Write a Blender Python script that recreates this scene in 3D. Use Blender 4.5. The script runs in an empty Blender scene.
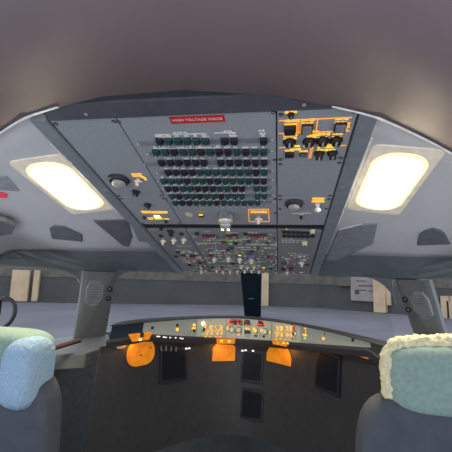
import bpy, bmesh, math, random
from mathutils import Matrix, Vector
S = bpy.context.scene; COL = S.collection
random.seed(5)

# ---------------------------------------------------------------- camera
F = 355.0
CAMP = Vector((0.21, 0.0, 1.35))
RC = Matrix(((0.9891, -0.00497, 0.14716), (0.1446, -0.15575, -0.97716), (0.02778, 0.98778, -0.15333)))
cd = bpy.data.cameras.new('camera'); cd.sensor_width = 36; cd.lens = F / 452 * 36
cd.clip_start = 0.02; cd.clip_end = 500
cam = bpy.data.objects.new('camera', cd); COL.objects.link(cam)
cam.matrix_world = Matrix.Translation(CAMP) @ RC.to_4x4(); S.camera = cam

# ---------------------------------------------------------------- world, exposure
w = bpy.data.worlds.new('world'); S.world = w; w.use_nodes = True
nt = w.node_tree; bg = nt.nodes['Background']
bg.inputs[0].default_value = (0.84, 0.88, 1.0, 1); bg.inputs[1].default_value = 0.62
S.view_settings.view_transform = 'Standard'; S.view_settings.look = 'None'
S.view_settings.gamma = 1; S.view_settings.use_curve_mapping = False
S.view_settings.exposure = 1.5
LAMP = 20.0

# ---------------------------------------------------------------- materials
def mat(name, col, rough=0.55, metal=0.0, emit=None, es=0.0, noise=0.12, scale=30, bump=0.0, spec=0.4):
    m = bpy.data.materials.new(name); m.use_nodes = True; n = m.node_tree; b = n.nodes['Principled BSDF']
    b.inputs['Roughness'].default_value = rough; b.inputs['Metallic'].default_value = metal
    b.inputs['Specular IOR Level'].default_value = spec
    tc = n.nodes.new('ShaderNodeTexCoord'); ns = n.nodes.new('ShaderNodeTexNoise')
    ns.inputs['Scale'].default_value = scale; ns.inputs['Detail'].default_value = 4
    n.links.new(tc.outputs['Object'], ns.inputs['Vector'])
    r = n.nodes.new('ShaderNodeValToRGB')
    c = Vector(col)
    r.color_ramp.elements[0].position = 0.3; r.color_ramp.elements[1].position = 0.7
    r.color_ramp.elements[0].color = (*(c * (1 - noise)), 1); r.color_ramp.elements[1].color = (*(c * (1 + noise)), 1)
    n.links.new(ns.outputs['Fac'], r.inputs['Fac']); n.links.new(r.outputs['Color'], b.inputs['Base Color'])
    if bump:
        bp = n.nodes.new('ShaderNodeBump'); bp.inputs['Strength'].default_value = bump; bp.inputs['Distance'].default_value = 0.004
        n.links.new(ns.outputs['Fac'], bp.inputs['Height']); n.links.new(bp.outputs['Normal'], b.inputs['Normal'])
    if emit:
        b.inputs['Emission Color'].default_value = (*emit, 1); b.inputs['Emission Strength'].default_value = es * (1 if name == 'lamp_diffuser' else .46)
    return m
M = {}
M['panel'] = mat('panel_grey', (0.34, 0.36, 0.39), 0.5, bump=.1, scale=200)
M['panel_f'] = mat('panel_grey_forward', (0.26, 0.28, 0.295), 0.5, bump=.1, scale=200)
M['seam'] = mat('seam_dark', (0.018, 0.02, 0.026), 0.7)
M['rail'] = mat('rail_grey', (0.23, 0.25, 0.275), 0.45)
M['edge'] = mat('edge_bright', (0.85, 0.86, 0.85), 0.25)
M['lining'] = mat('ceiling_lining', (0.62, 0.62, 0.64), 0.6, scale=6, noise=.04)
M['lining_aft'] = mat('ceiling_lining_aft', (0.26, 0.205, 0.225), 0.6, scale=6, noise=.05)
M['band'] = mat('band_dark', (0.05, 0.055, 0.068), 0.5)
M['band2'] = mat('band_rail', (0.085, 0.09, 0.11), 0.45)
M['header'] = mat('header_grey', (0.16, 0.185, 0.20), 0.5, scale=8)
M['recess'] = mat('recess_grey', (0.14, 0.15, 0.17), 0.6)
M['visor'] = mat('visor_grey', (0.27, 0.285, 0.32), 0.35)
M['pillar'] = mat('pillar_grey', (0.16, 0.17, 0.172), 0.5, scale=10)
M['ledge'] = mat('ledge_grey', (0.17, 0.185, 0.185), 0.55)
M['black'] = mat('black_plastic', (0.022, 0.024, 0.03), 0.4)
M['black2'] = mat('black_soft', (0.035, 0.038, 0.045), 0.6)
M['cbg'] = mat('breaker_green', (0.022, 0.068, 0.07), 0.45)
M['cbk'] = mat('breaker_black', (0.022, 0.022, 0.035), 0.45)
M['white'] = mat('white_paint', (0.75, 0.75, 0.72), 0.5)
M['marks'] = mat('engraved_white', (0.88, 0.86, 0.78), 0.6)
M['beige'] = mat('beige_toggle', (0.88, 0.76, 0.62), 0.4)
M['cream'] = mat('cream_plate', (0.80, 0.76, 0.50), 0.5)
M['lens_grey'] = mat('grille_grey', (0.42, 0.41, 0.40), 0.5)
M['redlab'] = mat('red_label', (0.68, 0.02, 0.03), 0.5)
M['red'] = mat('red_guard', (0.72, 0.06, 0.04), 0.4)
M['dred'] = mat('dark_red_guard', (0.45, 0.03, 0.06), 0.4)
M['navy'] = mat('navy_cover', (0.004, 0.016, 0.032), 0.7)
M['chrome'] = mat('brushed_metal', (0.55, 0.55, 0.54), 0.32, 0.85)
M['amber'] = mat('amber_legend', (0.6, 0.25, 0.03), 0.6, emit=(1.0, 0.47, 0.035), es=1.0)
M['amberline'] = mat('amber_line', (0.6, 0.25, 0.05), 0.6, emit=(1.0, 0.36, 0.06), es=0.7)
M['yellow'] = mat('yellow_lit', (0.7, 0.5, 0.03), 0.6, emit=(1.0, 0.62, 0.04), es=0.75)
M['hot'] = mat('bright_lit', (0.9, 0.8, 0.6), 0.6, emit=(1.0, 0.85, 0.45), es=1.6)
M['redlit'] = mat('red_lit', (0.3, 0.02, 0.0), 0.6, emit=(1.0, 0.09, 0.01), es=0.75)
M['crimson'] = mat('crimson_lit', (0.5, 0.03, 0.08), 0.6, emit=(0.9, 0.05, 0.12), es=0.25)
M['blue'] = mat('blue_lit', (0.05, 0.05, 0.5), 0.6, emit=(0.10, 0.08, 0.9), es=0.6)
M['green'] = mat('green_lit', (0.05, 0.4, 0.05), 0.6, emit=(0.25, 0.8, 0.05), es=0.5)
M['greenline'] = mat('green_line', (0.30, 0.62, 0.20), 0.6)
M['whitelit'] = mat('white_lit', (0.8, 0.8, 0.8), 0.6, emit=(1, 0.93, 0.8), es=1.0)
M['display'] = mat('display_dark', (0.012, 0.014, 0.02), 0.2)
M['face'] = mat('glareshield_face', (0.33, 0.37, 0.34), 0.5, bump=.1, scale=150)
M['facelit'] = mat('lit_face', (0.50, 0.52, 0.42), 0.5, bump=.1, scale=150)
M['hood'] = mat('hood_black', (0.032, 0.032, 0.038), 0.7, bump=.2, scale=120)
M['diffuser'] = mat('lamp_diffuser', (1, 1, .95), 0.5, emit=(1.0, 0.86, 0.60), es=LAMP)
M['lens'] = mat('lamp_lens_rim', (0.9, 0.85, 0.7), 0.4, emit=(1.0, 0.72, 0.22), es=0.85)
M['lampframe'] = mat('lamp_frame', (0.82, 0.76, 0.66), 0.45, emit=(1.0, 0.80, 0.55), es=0.10)  # faint emission stands in for lamp light bleeding onto the frame
M['skin'] = mat('green_grey_cover', (0.215, 0.31, 0.275), 0.8, bump=.3, scale=90)
M['blueterry'] = mat('pale_blue_terry', (0.29, 0.43, 0.58), 0.95, bump=1.0, scale=160)
M['fleece'] = mat('cream_fleece', (0.66, 0.62, 0.40), 0.95, bump=1.0, scale=130, noise=.15)
M['seat'] = mat('seat_blue_grey', (0.06, 0.07, 0.09), 0.8)
M['wood'] = mat('red_brown_strip', (0.09, 0.035, 0.03), 0.5)
M['floor'] = mat('floor_dark', (0.12, 0.12, 0.125), 0.9)
M['ground'] = mat('apron_lavender', (0.14, 0.14, 0.158), 0.9, scale=.12, noise=.16)
M['facade'] = mat('facade_dark', (0.066, 0.068, 0.066), 0.8, scale=.3)
M['facade_top'] = mat('facade_upper_brown', (0.12, 0.11, 0.095), 0.9, scale=.9, noise=.25)
M['column'] = mat('cream_column', (0.52, 0.40, 0.26), 0.8, scale=.5)
M['siding'] = mat('pale_siding', (0.30, 0.265, 0.25), 0.8, scale=.5)
gm = bpy.data.materials.new('window_glass'); gm.use_nodes = True
n = gm.node_tree; n.nodes.clear()
o_ = n.nodes.new('ShaderNodeOutputMaterial'); mx = n.nodes.new('ShaderNodeMixShader')
tr = n.nodes.new('ShaderNodeBsdfTransparent'); gl = n.nodes.new('ShaderNodeBsdfGlossy')
tr.inputs[0].default_value = (0.90, 0.92, 0.93, 1); gl.inputs['Roughness'].default_value = 0.06
mx.inputs[0].default_value = 0.06
n.links.new(tr.outputs[0], mx.inputs[1]); n.links.new(gl.outputs[0], mx.inputs[2]); n.links.new(mx.outputs[0], o_.inputs[0])
M['glass'] = gm

# ---------------------------------------------------------------- mesh helpers
class MB:
    def __init__(s, W=None): s.v = []; s.f = []; s.mi = []; s.mats = []; s.W = W or Matrix()
    def m(s, k):
        if k not in s.mats: s.mats.append(k)
        return s.mats.index(k)
    def add(s, vs, fs, k, W=None):
        W = s.W @ W if W is not None else s.W
        b = len(s.v); s.v += [W @ Vector(v) for v in vs]; i = s.m(k)
        for f in fs: s.f.append([b + q for q in f]); s.mi.append(i)
    def prism(s, pts, z0, z1, k, W=None, top=1.0, kt=None):
        """extrude a polygon from z0 to z1; top scales the far end about the centroid"""
        n = len(pts); cx = sum(p[0] for p in pts) / n; cy = sum(p[1] for p in pts) / n
        vs = [(p[0], p[1], z0) for p in pts] + [(cx + (p[0] - cx) * top, cy + (p[1] - cy) * top, z1) for p in pts]
        fs = [[i, (i + 1) % n, n + (i + 1) % n, n + i] for i in range(n)] + [list(range(n))[::-1]]
        s.add(vs, fs, k, W); s.add(vs[n:], [list(range(n))], kt or k, W)
    def box(s, c, d, k, W=None, top=1.0, kt=None):
        x, y, z = c; a, b, h = d[0] / 2, d[1] / 2, d[2] / 2
        s.prism([(x - a, y - b), (x + a, y - b), (x + a, y + b), (x - a, y + b)], z - h, z + h, k, W, top, kt)
    def cyl(s, c, r, h, k, W=None, top=1.0, n=16, kt=None, sy=1.0):
        s.prism([(c[0] + r * math.cos(2 * math.pi * i / n), c[1] + sy * r * math.sin(2 * math.pi * i / n)) for i in range(n)], c[2], c[2] + h, k, W, top, kt)
    def lathe(s, c, prof, k, n=28, W=None):
        vs = []; fs = []
        for (r, z) in prof:
            for i in range(n):
                t = 2 * math.pi * i / n; vs.append((c[0] + r * math.cos(t), c[1] + r * math.sin(t), c[2] + z))
        for j in range(len(prof) - 1):
            for i in range(n): fs.append([j * n + i, j * n + (i + 1) % n, (j + 1) * n + (i + 1) % n, (j + 1) * n + i])
        s.add(vs, fs, k, W)
    def tube(s, pts, r, k, n=8, closed=False):
        P = [Vector(p) for p in pts]; vs = []; fs = []; N = len(P)
        for i, p in enumerate(P):
            a = P[(i - 1) % N] if closed or i else P[i]; b = P[(i + 1) % N] if closed or i < N - 1 else P[i]
            t = (b - a).normalized(); up = Vector((0, 0, 1)) if abs(t.z) < .9 else Vector((0, 1, 0))
            e = t.cross(up).normalized(); g = e.cross(t)
            rr = r(i) if callable(r) else r
            for q in range(n):
                w_ = 2 * math.pi * q / n; vs.append(p + rr * (math.cos(w_) * e + math.sin(w_) * g))
        for i in range(N if closed else N - 1):
            j = (i + 1) % N
            for q in range(n): fs.append([i * n + q, i * n + (q + 1) % n, j * n + (q + 1) % n, j * n + q])
        if not closed: fs += [list(range(n))[::-1], [(N - 1) * n + q for q in range(n)]]
        s.add(vs, fs, k)
    def grid(s, rows, k, closed=False):
        nr, nc = len(rows), len(rows[0]); vs = [p for r in rows for p in r]; fs = []
        for i in range(nr - 1):
            for j in range(nc - 1): fs.append([i * nc + j, i * nc + j + 1, (i + 1) * nc + j + 1, (i + 1) * nc + j])
        s.add(vs, fs, k)
    def mesh(s, name, P=None):
        me = bpy.data.meshes.new(name)
        inv = P.inverted() if P is not None else Matrix()
        me.from_pydata([inv @ v for v in s.v], [], s.f); me.update()
        for k in s.mats: me.materials.append(M[k])
        me.polygons.foreach_set('material_index', s.mi)
        bm = bmesh.new(); bm.from_mesh(me); bmesh.ops.remove_doubles(bm, verts=bm.verts, dist=1e-6)
        bmesh.ops.recalc_face_normals(bm, faces=bm.faces); bm.to_mesh(me); bm.free()
        return me
    def build(s, name, parent=None, W=None, bevel=0, smooth=False, solid=0, sub=0):
        P = WM[parent.name] if parent else (W or Matrix())
        o = bpy.data.objects.new(name, s.mesh(name, P)); COL.objects.link(o)
        if parent: o.parent = parent
        else: o.matrix_basis = P
        WM[o.name] = P.copy()
        if smooth:
            for p in o.data.polygons: p.use_smooth = True
        if solid: md = o.modifiers.new('t', 'SOLIDIFY'); md.thickness = solid; md.offset = 0
        if bevel: md = o.modifiers.new('b', 'BEVEL'); md.width = bevel; md.segments = 2; md.limit_method = 'ANGLE'
        if sub: md = o.modifiers.new('s', 'SUBSURF'); md.levels = md.render_levels = sub
        return o
WM = {}
def tag(o, label, cat, group=None):
    o['label'] = label; o['category'] = cat
    if group: o['group'] = group
    return o
def thing(name, W, label, cat, group=None):
    o = bpy.data.objects.new(name, None); o.empty_display_size = .02; COL.objects.link(o)
    o.matrix_basis = W; WM[o.name] = W.copy(); return tag(o, label, cat, group)
def struct(o): o['kind'] = 'structure'; return o
def put(name, me, W, parent, label=None):
    o = bpy.data.objects.new(name, me); COL.objects.link(o); o.parent = parent
    o.matrix_basis = WM[parent.name].inverted() @ W
    WM[o.name] = W.copy()
    if label: o['label'] = label
    return o
T = lambda x, y, z=0: Matrix.Translation((x, y, z))
def text_mesh(s, size, k, depth=.0006):
    cu = bpy.data.curves.new('t', 'FONT'); cu.body = s; cu.size = size; cu.extrude = depth; cu.align_x = 'CENTER'; cu.align_y = 'CENTER'
    o = bpy.data.objects.new('t', cu); COL.objects.link(o)
    me = bpy.data.meshes.new_from_object(o.evaluated_get(bpy.context.evaluated_depsgraph_get())); bpy.data.objects.remove(o)
    me.materials.clear(); me.materials.append(M[k]); return me

# ---------------------------------------------------------------- measuring: points of the place on real planes
sl = math.radians(14)
AFT = Vector((0, -math.cos(sl), math.sin(sl))); OUT = Vector((0, -math.sin(sl), -math.cos(sl)))
O0 = Vector((0, 2.241, 1.4096))
PF = Matrix(((1, 0, 0, 0), (0, AFT.y, OUT.y, O0.y), (0, AFT.z, OUT.z, O0.z), (0, 0, 0, 1)))   # overhead frame: x right, y aft, z out into the cabin
def ray(px, py): return RC @ Vector((px - 226, 226 - py, -F))
def hitp(px, py, P, N):
    d = ray(px, py); return CAMP + d * ((P - CAMP).dot(N) / d.dot(N))
def pan(px, py, dz=0.0):
    h = PF.inverted() @ hitp(px, py, O0 + OUT * dz, OUT); return h.x, h.y

# ---------------------------------------------------------------- large structure
def prof(x):                       # how far the lining hangs below the overhead plane
    a = abs(x)
    if a < .445: return -0.012
    z = (a - .445) * math.tan(math.radians(8)) - .012
    if a > 1.12: z += 9 * (a - 1.12) ** 2
    return z
XS = [-1.22, -1.20, -1.17, -1.13, -1.08, -1.0, -.9, -.8, -.7, -.6, -.5, -.445, -.40, -.2, 0, .2, .40, .445, .5, .6, .7, .8, .9, 1.0, 1.08, 1.13, 1.17, 1.20, 1.22]
front = lambda x: 0.0 if abs(x) < .42 else .396 + (abs(x) - .57) * .37
arch = lambda x: 1.562 - .061 * x - .4575 * x * x
mb = MB(PF)
rows = []
for j in range(13):
    t = j / 12; rows.append([(x, front(x) + t * (arch(x) - front(x)), prof(x)) for x in XS])
mb.grid(rows, 'lining')
struct(mb.build('ceiling', smooth=True, solid=.006))
mb = MB(PF)
rows = [[(x, arch(x) + .004 + d, prof(x) + .02 + .04 * d) for x in XS] for d in (0, .3, .7, 1.2)]
mb.grid(rows, 'lining_aft')
struct(mb.build('trim_1', smooth=True, solid=.02))
mb = MB(PF)                      # pale seam that edges the lining arch
for sg in (-1, 1):
    mb.tube([(sg * (.33 + i * .05), arch(sg * (.33 + i * .05)) - .001, prof(.33 + i * .05) + .028) for i in range(15)], .0036, 'edge')
struct(mb.build('trim_2'))
# header band over the windows: plan of its upper and lower edges (x, y, z)
mb = MB()
HL = [(.43, 2.245), (.60, 2.13), (.76, 2.02), (.87, 1.88), (.96, 1.68), (1.03, 1.45), (1.06, 1.25), (1.08, .7), (1.08, -.1)]
HX = [.43, .5, .6, .7, .8, .9, 1.0, 1.08, 1.13, 1.17, 1.20, 1.22]
HU = [(x, front(x)) for x in HX] + [(1.22, 1.2), (1.22, 2.0)]
def hl(t):                                       # point along the first seven lower-edge points
    t *= 6; i = min(5, int(t)); f_ = t - i
    return tuple(HL[i][k] + (HL[i + 1][k] - HL[i][k]) * f_ for k in (0, 1))
HLF = [hl(i / 11) for i in range(12)] + HL[7:]
for sg in (-1, 1):
    A = [Vector((sg * p[0], p[1], 1.402 if i < 4 else 1.392)) for i, p in enumerate(HLF)]
    B = [PF @ Vector((sg * x, y, prof(x))) for x, y in HU]
    mid = [a_.lerp(b_, .45) for a_, b_ in zip(A, B)]
    A2 = [a_ + Vector((sg * .012, .03, -.006)) for a_ in A]
    mb.grid([A2, A, mid, B], 'header')
struct(mb.build('trim_3', solid=.004))
# outer shell plan at sill height
SILL = [(0, 2.66, 1.03), (.50, 2.58, 1.03), (.90, 2.28, 1.0), (1.0, 2.05, .99), (1.10, 1.7, 1.0), (1.13, 1.3, 1.0), (1.13, 0, 1.0), (1.13, -.6, 1.0)]
TOPG = [(0, 2.28, 1.40), (.42, 2.26, 1.40), (.76, 2.05, 1.396), (.89, 1.88, 1.392), (1.0, 1.63, 1.39), (1.07, 1.3, 1.39), (1.08, 0.0, 1.39), (1.08, -.6, 1.39)]
for sg, nm in ((-1, 'left'), (1, 'right')):
    mb = MB(); mb.grid([[(sg * p[0], p[1], p[2]) for p in SILL], [(sg * p[0], p[1], 0) for p in SILL]], 'ledge')
    struct(mb.build('wall_' + nm, solid=.02))
def pane(i0, i1, sg, k):
    a = MB(); a.grid([[(sg * p[0], p[1], p[2] + .0) for p in TOPG[i0:i1]], [(sg * p[0], p[1], p[2]) for p in SILL[i0:i1]]], 'glass')
    return struct(a.build('window_%d' % k))
pane(0, 3, -1, 1); pane(0, 3, 1, 2); pane(3, 8, -1, 3); pane(3, 8, 1, 4)
mb = MB(); mb.box((0, 1.0, -.01), (2.3, 3.3, .02), 'floor'); struct(mb.build('floor'))
# window corner gussets (rounded corners of the windshield openings)
def gusset(sg, corner, along, down, k):
    c = Vector(corner); a = Vector(along); d = Vector(down); mb = MB()
    pts = [c] + [c + a * (1 - math.sin(t * math.pi / 16)) + d * (1 - math.cos(t * math.pi / 16)) for t in range(9)]
    nrm = a.cross(d).normalized() * .006
    n = len(pts); vs = [p - nrm for p in pts] + [p + nrm for p in pts]
    fs = [list(range(n)), list(range(n, 2 * n))] + [[i, (i + 1) % n, n + (i + 1) % n, n + i] for i in range(n)]
    mb.add(vs, fs, 'header'); return struct(mb.build('trim_%d' % k))
# ---------------------------------------------------------------- pillars
def pillar(sg, it, ot, ib, ob, label):
    it, ot, ib, ob = (Vector(p) for p in (it, ot, ib, ob))
    mid_t, mid_b = (it + ot) / 2, (ib + ob) / 2
    ex = (ot - it).normalized(); ez = (mid_b - mid_t).normalized(); ny = ex.cross(ez).normalized()
    if ny.y > 0: ny = -ny                       # towards the cabin
    W = Matrix.Translation(mid_b)
    root = thing('window_pillar', W, label, 'pillar', 'posts beside the windshields')
    mb = MB(); d = -ny * .03
    ch = -ex * 0
    prof_t = [it + d, it, it.lerp(ot, .12) + ny * .012, it.lerp(ot, .88) + ny * .012, ot, ot + d]
    prof_b = [ib + d, ib, ib.lerp(ob, .12) + ny * .012, ib.lerp(ob, .88) + ny * .012, ob, ob + d]
    vs = prof_t + prof_b; n = 6
    mb.add(vs, [[i, (i + 1) % n, n + (i + 1) % n, n + i] for i in range(n)] + [list(range(n)), list(range(n, 2 * n))], 'pillar')
    mb.build('post', root, bevel=.002)
    Lz = (mid_b - mid_t).length; wd = (ot - it).length
    def fr(u, v):                                 # u across from inner 0..1, v down 0..1
        p = it.lerp(ot, u).lerp(ib.lerp(ob, u), v) + ny * .013
        q = Matrix((ex, ez, ny)).transposed().to_4x4(); q.translation = p; return q
    g = MB(fr(.62, .30)); s_ = wd
    oc = [(-.26, -.17), (-.10, -.24), (.16, -.24), (.27, -.12), (.27, .16), (.10, .26), (-.12, .24), (-.27, .10)]
    g.prism([(a * s_, b * s_ * 1.7) for a, b in oc], 0, .010, 'rail', top=.93)
    gp = g.build('speaker_cover', root)
    g = MB(fr(.62, .30))
    for i in range(9): g.box((0, (-.30 + .075 * i) * s_, .0106), (.38 * s_, .02 * s_, .0016), 'recess')
    g.build('grille', gp)
    for v in (.24, .37):
        b = MB(fr(.17, v)); b.cyl((0, 0, 0), .085 * s_, .008, 'black', kt='black2', n=14); b.cyl((.003, -.003, .008), .02 * s_, .003, 'lens_grey', n=10)
        b.build('control_button', root)
    return root
pillar(-1, (-.735, 2.0, 1.385), (-.865, 1.86, 1.385), (-.845, 2.14, .985), (-.945, 1.96, .985), 'grey window post left of the left windshield with grille')
pillar(1, (.81, 1.985, 1.385), (.925, 1.85, 1.385), (.965, 2.10, .985), (1.05, 1.94, .985), 'grey window post behind the cream edged headrest')
gusset(-1, (-.752, 2.01, 1.398), (.11, .07, .003), (-.03, .05, -.10), 4)
gusset(1, (.80, 2.005, 1.395), (-.13, .08, .003), (.03, .05, -.14), 5)
gusset(-1, (-.875, 1.84, 1.388), (-.07, -.17, 0), (-.02, .03, -.07), 6)
# sill ledges below the pillars
for sg, lab in ((-1, 'grey angular ledge at the foot of the left window post'), (1, 'grey ledge at the foot of the right window post, behind the cream edged headrest')):
    mb = MB()
    q = [(sg * .80, 1.55), (sg * 1.10, 1.62), (sg * 1.06, 1.95), (sg * .93, 2.16), (sg * .84, 2.16), (sg * .665, 1.86), (sg * .68, 1.62)]
    mb.prism(q if sg > 0 else q[::-1], .93, 1.0, 'ledge', top=1.0)
    tag(mb.build('window_ledge', bevel=.006, W=T(sg * .85, 1.8, .93)), lab, 'ledge')
mb = MB()
mb.tube([(-.84, 1.44, 1.02), (-.76, 1.50, 1.04), (-.70, 1.60, 1.06)], .011, 'wood', n=6)
tag(mb.build('brown_strip', W=T(-.72, 1.5, 1.03)), 'red brown strip along the lower edge of the left side window', 'trim strip')
mb = MB()
for sg in (-1, 1):
    mb.prism([(sg * 1.09, .2), (sg * 1.07, 1.6), (sg * .90, 1.56), (sg * .88, .9), (sg * .88, .2)], .0, .78, 'ledge')
    tag(mb.build('side_console', W=T(sg * .95, .8), bevel=.01), 'grey side console below the %s side window' % ('left' if sg < 0 else 'right'), 'console'); mb = MB()

# ---------------------------------------------------------------- centre post cover
root = thing('centre_post', T(.035, 2.62, 1.04), 'dark navy centre post between the two windshields', 'pillar')
mb = MB()
a = [(-.030, 2.255, 1.41), (.105, 2.255, 1.412)]; b = [(-.022, 2.60, 1.04), (.086, 2.60, 1.04)]
vs = [a[0], a[1], b[1], b[0]] + [(p[0], p[1] + .03, p[2] + .02) for p in (a[0], a[1], b[1], b[0])]
mb.add(vs, [[0, 1, 2, 3], [4, 5, 6, 7], [0, 1, 5, 4], [1, 2, 6, 5], [2, 3, 7, 6], [3, 0, 4, 7]], 'navy')
mb.build('post', root, bevel=.004)
mb = MB()
for i, (dx, s_) in enumerate(((-.018, .006), (-.006, .004), (.002, .007), (.014, .004))):
    mb.box((.035 + dx, 2.405, 1.238 + (.004 if i % 2 else 0)), (s_, .004, .004), 'lens_grey')
mb.build('small_mark', root)

# ---------------------------------------------------------------- overhead: rails, bands
OC = thing('overhead_console', PF.copy(), 'wide grey overhead switch console filling the ceiling between the two lights', 'console')
b = MB(); b.cyl((0, 0, 0), .0062, .0014, 'black2', n=12); b.box((0, 0, .0016), (.008, .0018, .0006), 'lens_grey'); SCREW = b.mesh('screw')
b = MB(); b.cyl((0, 0, 0), .0045, .0018, 'lens_grey', n=12); SCREW2 = b.mesh('screw')
def rail(sg, label):
    mb = MB(PF)
    pts = [(sg * .399, -.02), (sg * .445, -.02), (sg * .447, 1.49), (sg * .399, 1.49)]
    mb.prism(pts, -.012, .012, 'rail', top=.985)
    root = mb.build('side_rail', OC, bevel=.003)
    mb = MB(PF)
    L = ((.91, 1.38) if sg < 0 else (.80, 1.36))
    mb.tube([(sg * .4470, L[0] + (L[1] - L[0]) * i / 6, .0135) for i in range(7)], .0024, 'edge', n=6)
    mb.build('rail_highlight', root)  # pale tube in place of the specular highlight along the rail
    for y in (.08, .45, .765, 1.1): put('screw', SCREW2, PF @ T(sg * .414, y, .0122), root)
rail(-1, 'long dark grey rail along the left edge of the overhead panels')
rail(1, 'long dark grey rail along the right edge of the overhead panels')
mb = MB(PF); mb.box((-.005, 1.505, .0), (.775, .060, .024), 'band2'); root = mb.build('crossbar', OC, bevel=.004)
mb = MB(PF); mb.prism([(-.385, 1.536), (.375, 1.536), (.32, 1.76), (-.32, 1.76)], -.01, .010, 'band'); mb.build('crossbar_back', root, bevel=.003)
for q in ((86, 114), (304, 104.5)):
    x, y = pan(*q, dz=.012); put('screw', SCREW2, PF @ T(x, y, .0122), root)
mb = MB(PF); mb.box((0, .745, -.004), (.792, .044, .012), 'seam', top=1); 
mb.build('joint_strip', OC)

# ---------------------------------------------------------------- shared small parts (local frame: x right, y aft, z out)
def proto_breaker(k, white=True):
    b = MB(); b.prism([(-.0104, -.009), (.0104, -.009), (.0104, .012), (-.0104, .012)], 0, .010, k, top=.88)
    b.cyl((0, -.001, .009), .0052, .010, k, n=10, top=.9)
    b.cyl((0, -.001, .019), .0026, .002, 'white' if white else 'lens_grey', n=8)
    return b.mesh('circuit_breaker')
CB = [proto_breaker('cbk'), proto_breaker('cbg'), proto_breaker('cbk', False)]
def proto_toggle(k='beige', s=1.0):
    b = MB(); b.cyl((0, 0, 0), .008 * s, .005 * s, 'lens_grey', n=6)
    b.cyl((0, 0, .005 * s), .0050 * s, .014 * s, k, n=10, top=.85)
    b.prism([(-.014 * s, -.004 * s), (.014 * s, -.004 * s), (.010 * s, .005 * s), (-.010 * s, .005 * s)], .008 * s, .014 * s, k, top=.8)
    b.cyl((0, 0, .019 * s), .0062 * s, .008 * s, k, n=10, top=.75)
    return b.mesh('toggle_switch')
TG = proto_toggle(s=1.2); TGS = proto_toggle(s=.9); TGD = proto_toggle('cream', .9)
def proto_knob(r=.012, k='black', h=.016):
    b = MB(); b.cyl((0, 0, 0), r * 1.25, .003, k, n=20); b.cyl((0, 0, .003), r, h, k, n=20, top=.82)
    b.box((0, 0, h + .0036), (r * .35, r * 1.5, .003), 'lens_grey' if k == 'black' else 'black'); return b.mesh('rotary_knob')
KN = proto_knob(); KNS = proto_knob(.007, 'black', .010); KNC = proto_knob(.012, 'cream', .014)
def proto_square(sx, sy, k, kt=None, h=.006):
    b = MB(); b.box((0, 0, h / 2), (sx, sy, h), 'black', top=.96); b.box((0, 0, h + .001), (sx * .8, sy * .8, .002), k, top=.95, kt=kt); return b.mesh('push_button')
def on(px, py, z=.0): x, y = pan(px, py, dz=z); return PF @ T(x, y, z)
TH = .006                                           # plate face height
def panel(x0, x1, y0, y1, label, k='panel', screws=True):
    g = .0018
    mb = MB(PF); mb.box(((x0 + x1) / 2, (y0 + y1) / 2, -.002), (x1 - x0 - 2 * g, y1 - y0 - 2 * g, 2 * TH + .004), k)
    root = mb.build('overhead_panel', OC, bevel=.001); root['label'] = label
    if screws:
        for sx in (x0 + .011, x1 - .011):
            for sy in (y0 + .013, y1 - .013):
                put('screw', SCREW, PF @ T(sx, sy, TH), root)
    return root
mbb = MB(PF); mbb.box((0, .75, -.009), (.795, 1.47, .002), 'seam')
mbb.build('backing_sheet', OC)
def bars(mb, items, k, z=TH, h=.0012):
    """items: (px, py, width px-ish in m, length m)"""
    for (px, py, wx, ly) in items:
        x, y = pan(px, py, dz=z); mb.box((x, y, z + h / 2), (wx, ly, h), k)
def lines(mb, segs, k, wd=.0022, z=TH):
    for (x0, y0, x1, y1) in segs:
        a = Vector(pan(x0, y0, dz=z)); b_ = Vector(pan(x1, y1, dz=z)); d = b_ - a; L = d.length; an = math.atan2(d.y, d.x)
        mb.box((0, 0, 0), (L, wd, .0014), k, W=T((a.x + b_.x) / 2, (a.y + b_.y) / 2, z + .0007) @ Matrix.Rotation(an, 4, 'Z'))
def words(mb, cx, cy, wpx, k, n=2, hy=.006, dens=.75):
    """engraved lettering seen as rows of tiny ticks (illegible in the photo)"""
    x0, y0 = pan(cx - wpx / 2, cy, dz=TH); x1, _ = pan(cx + wpx / 2, cy, dz=TH)
    for r in range(n):
        x = x0; yy = y0 - (r - (n - 1) / 2) * hy * 1.5
        while x < x1:
            l = random.uniform(.003, .010)
            mb.box((min(x + l / 2, x1), yy, TH + .0006), (l, hy * random.uniform(.6, 1.0), .0012), k); x += l / dens

YA, YJ, YT = 0.0, .769, 1.470
XL, X1, X2, XR = -.3965, -.209, .203, .3965

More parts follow.
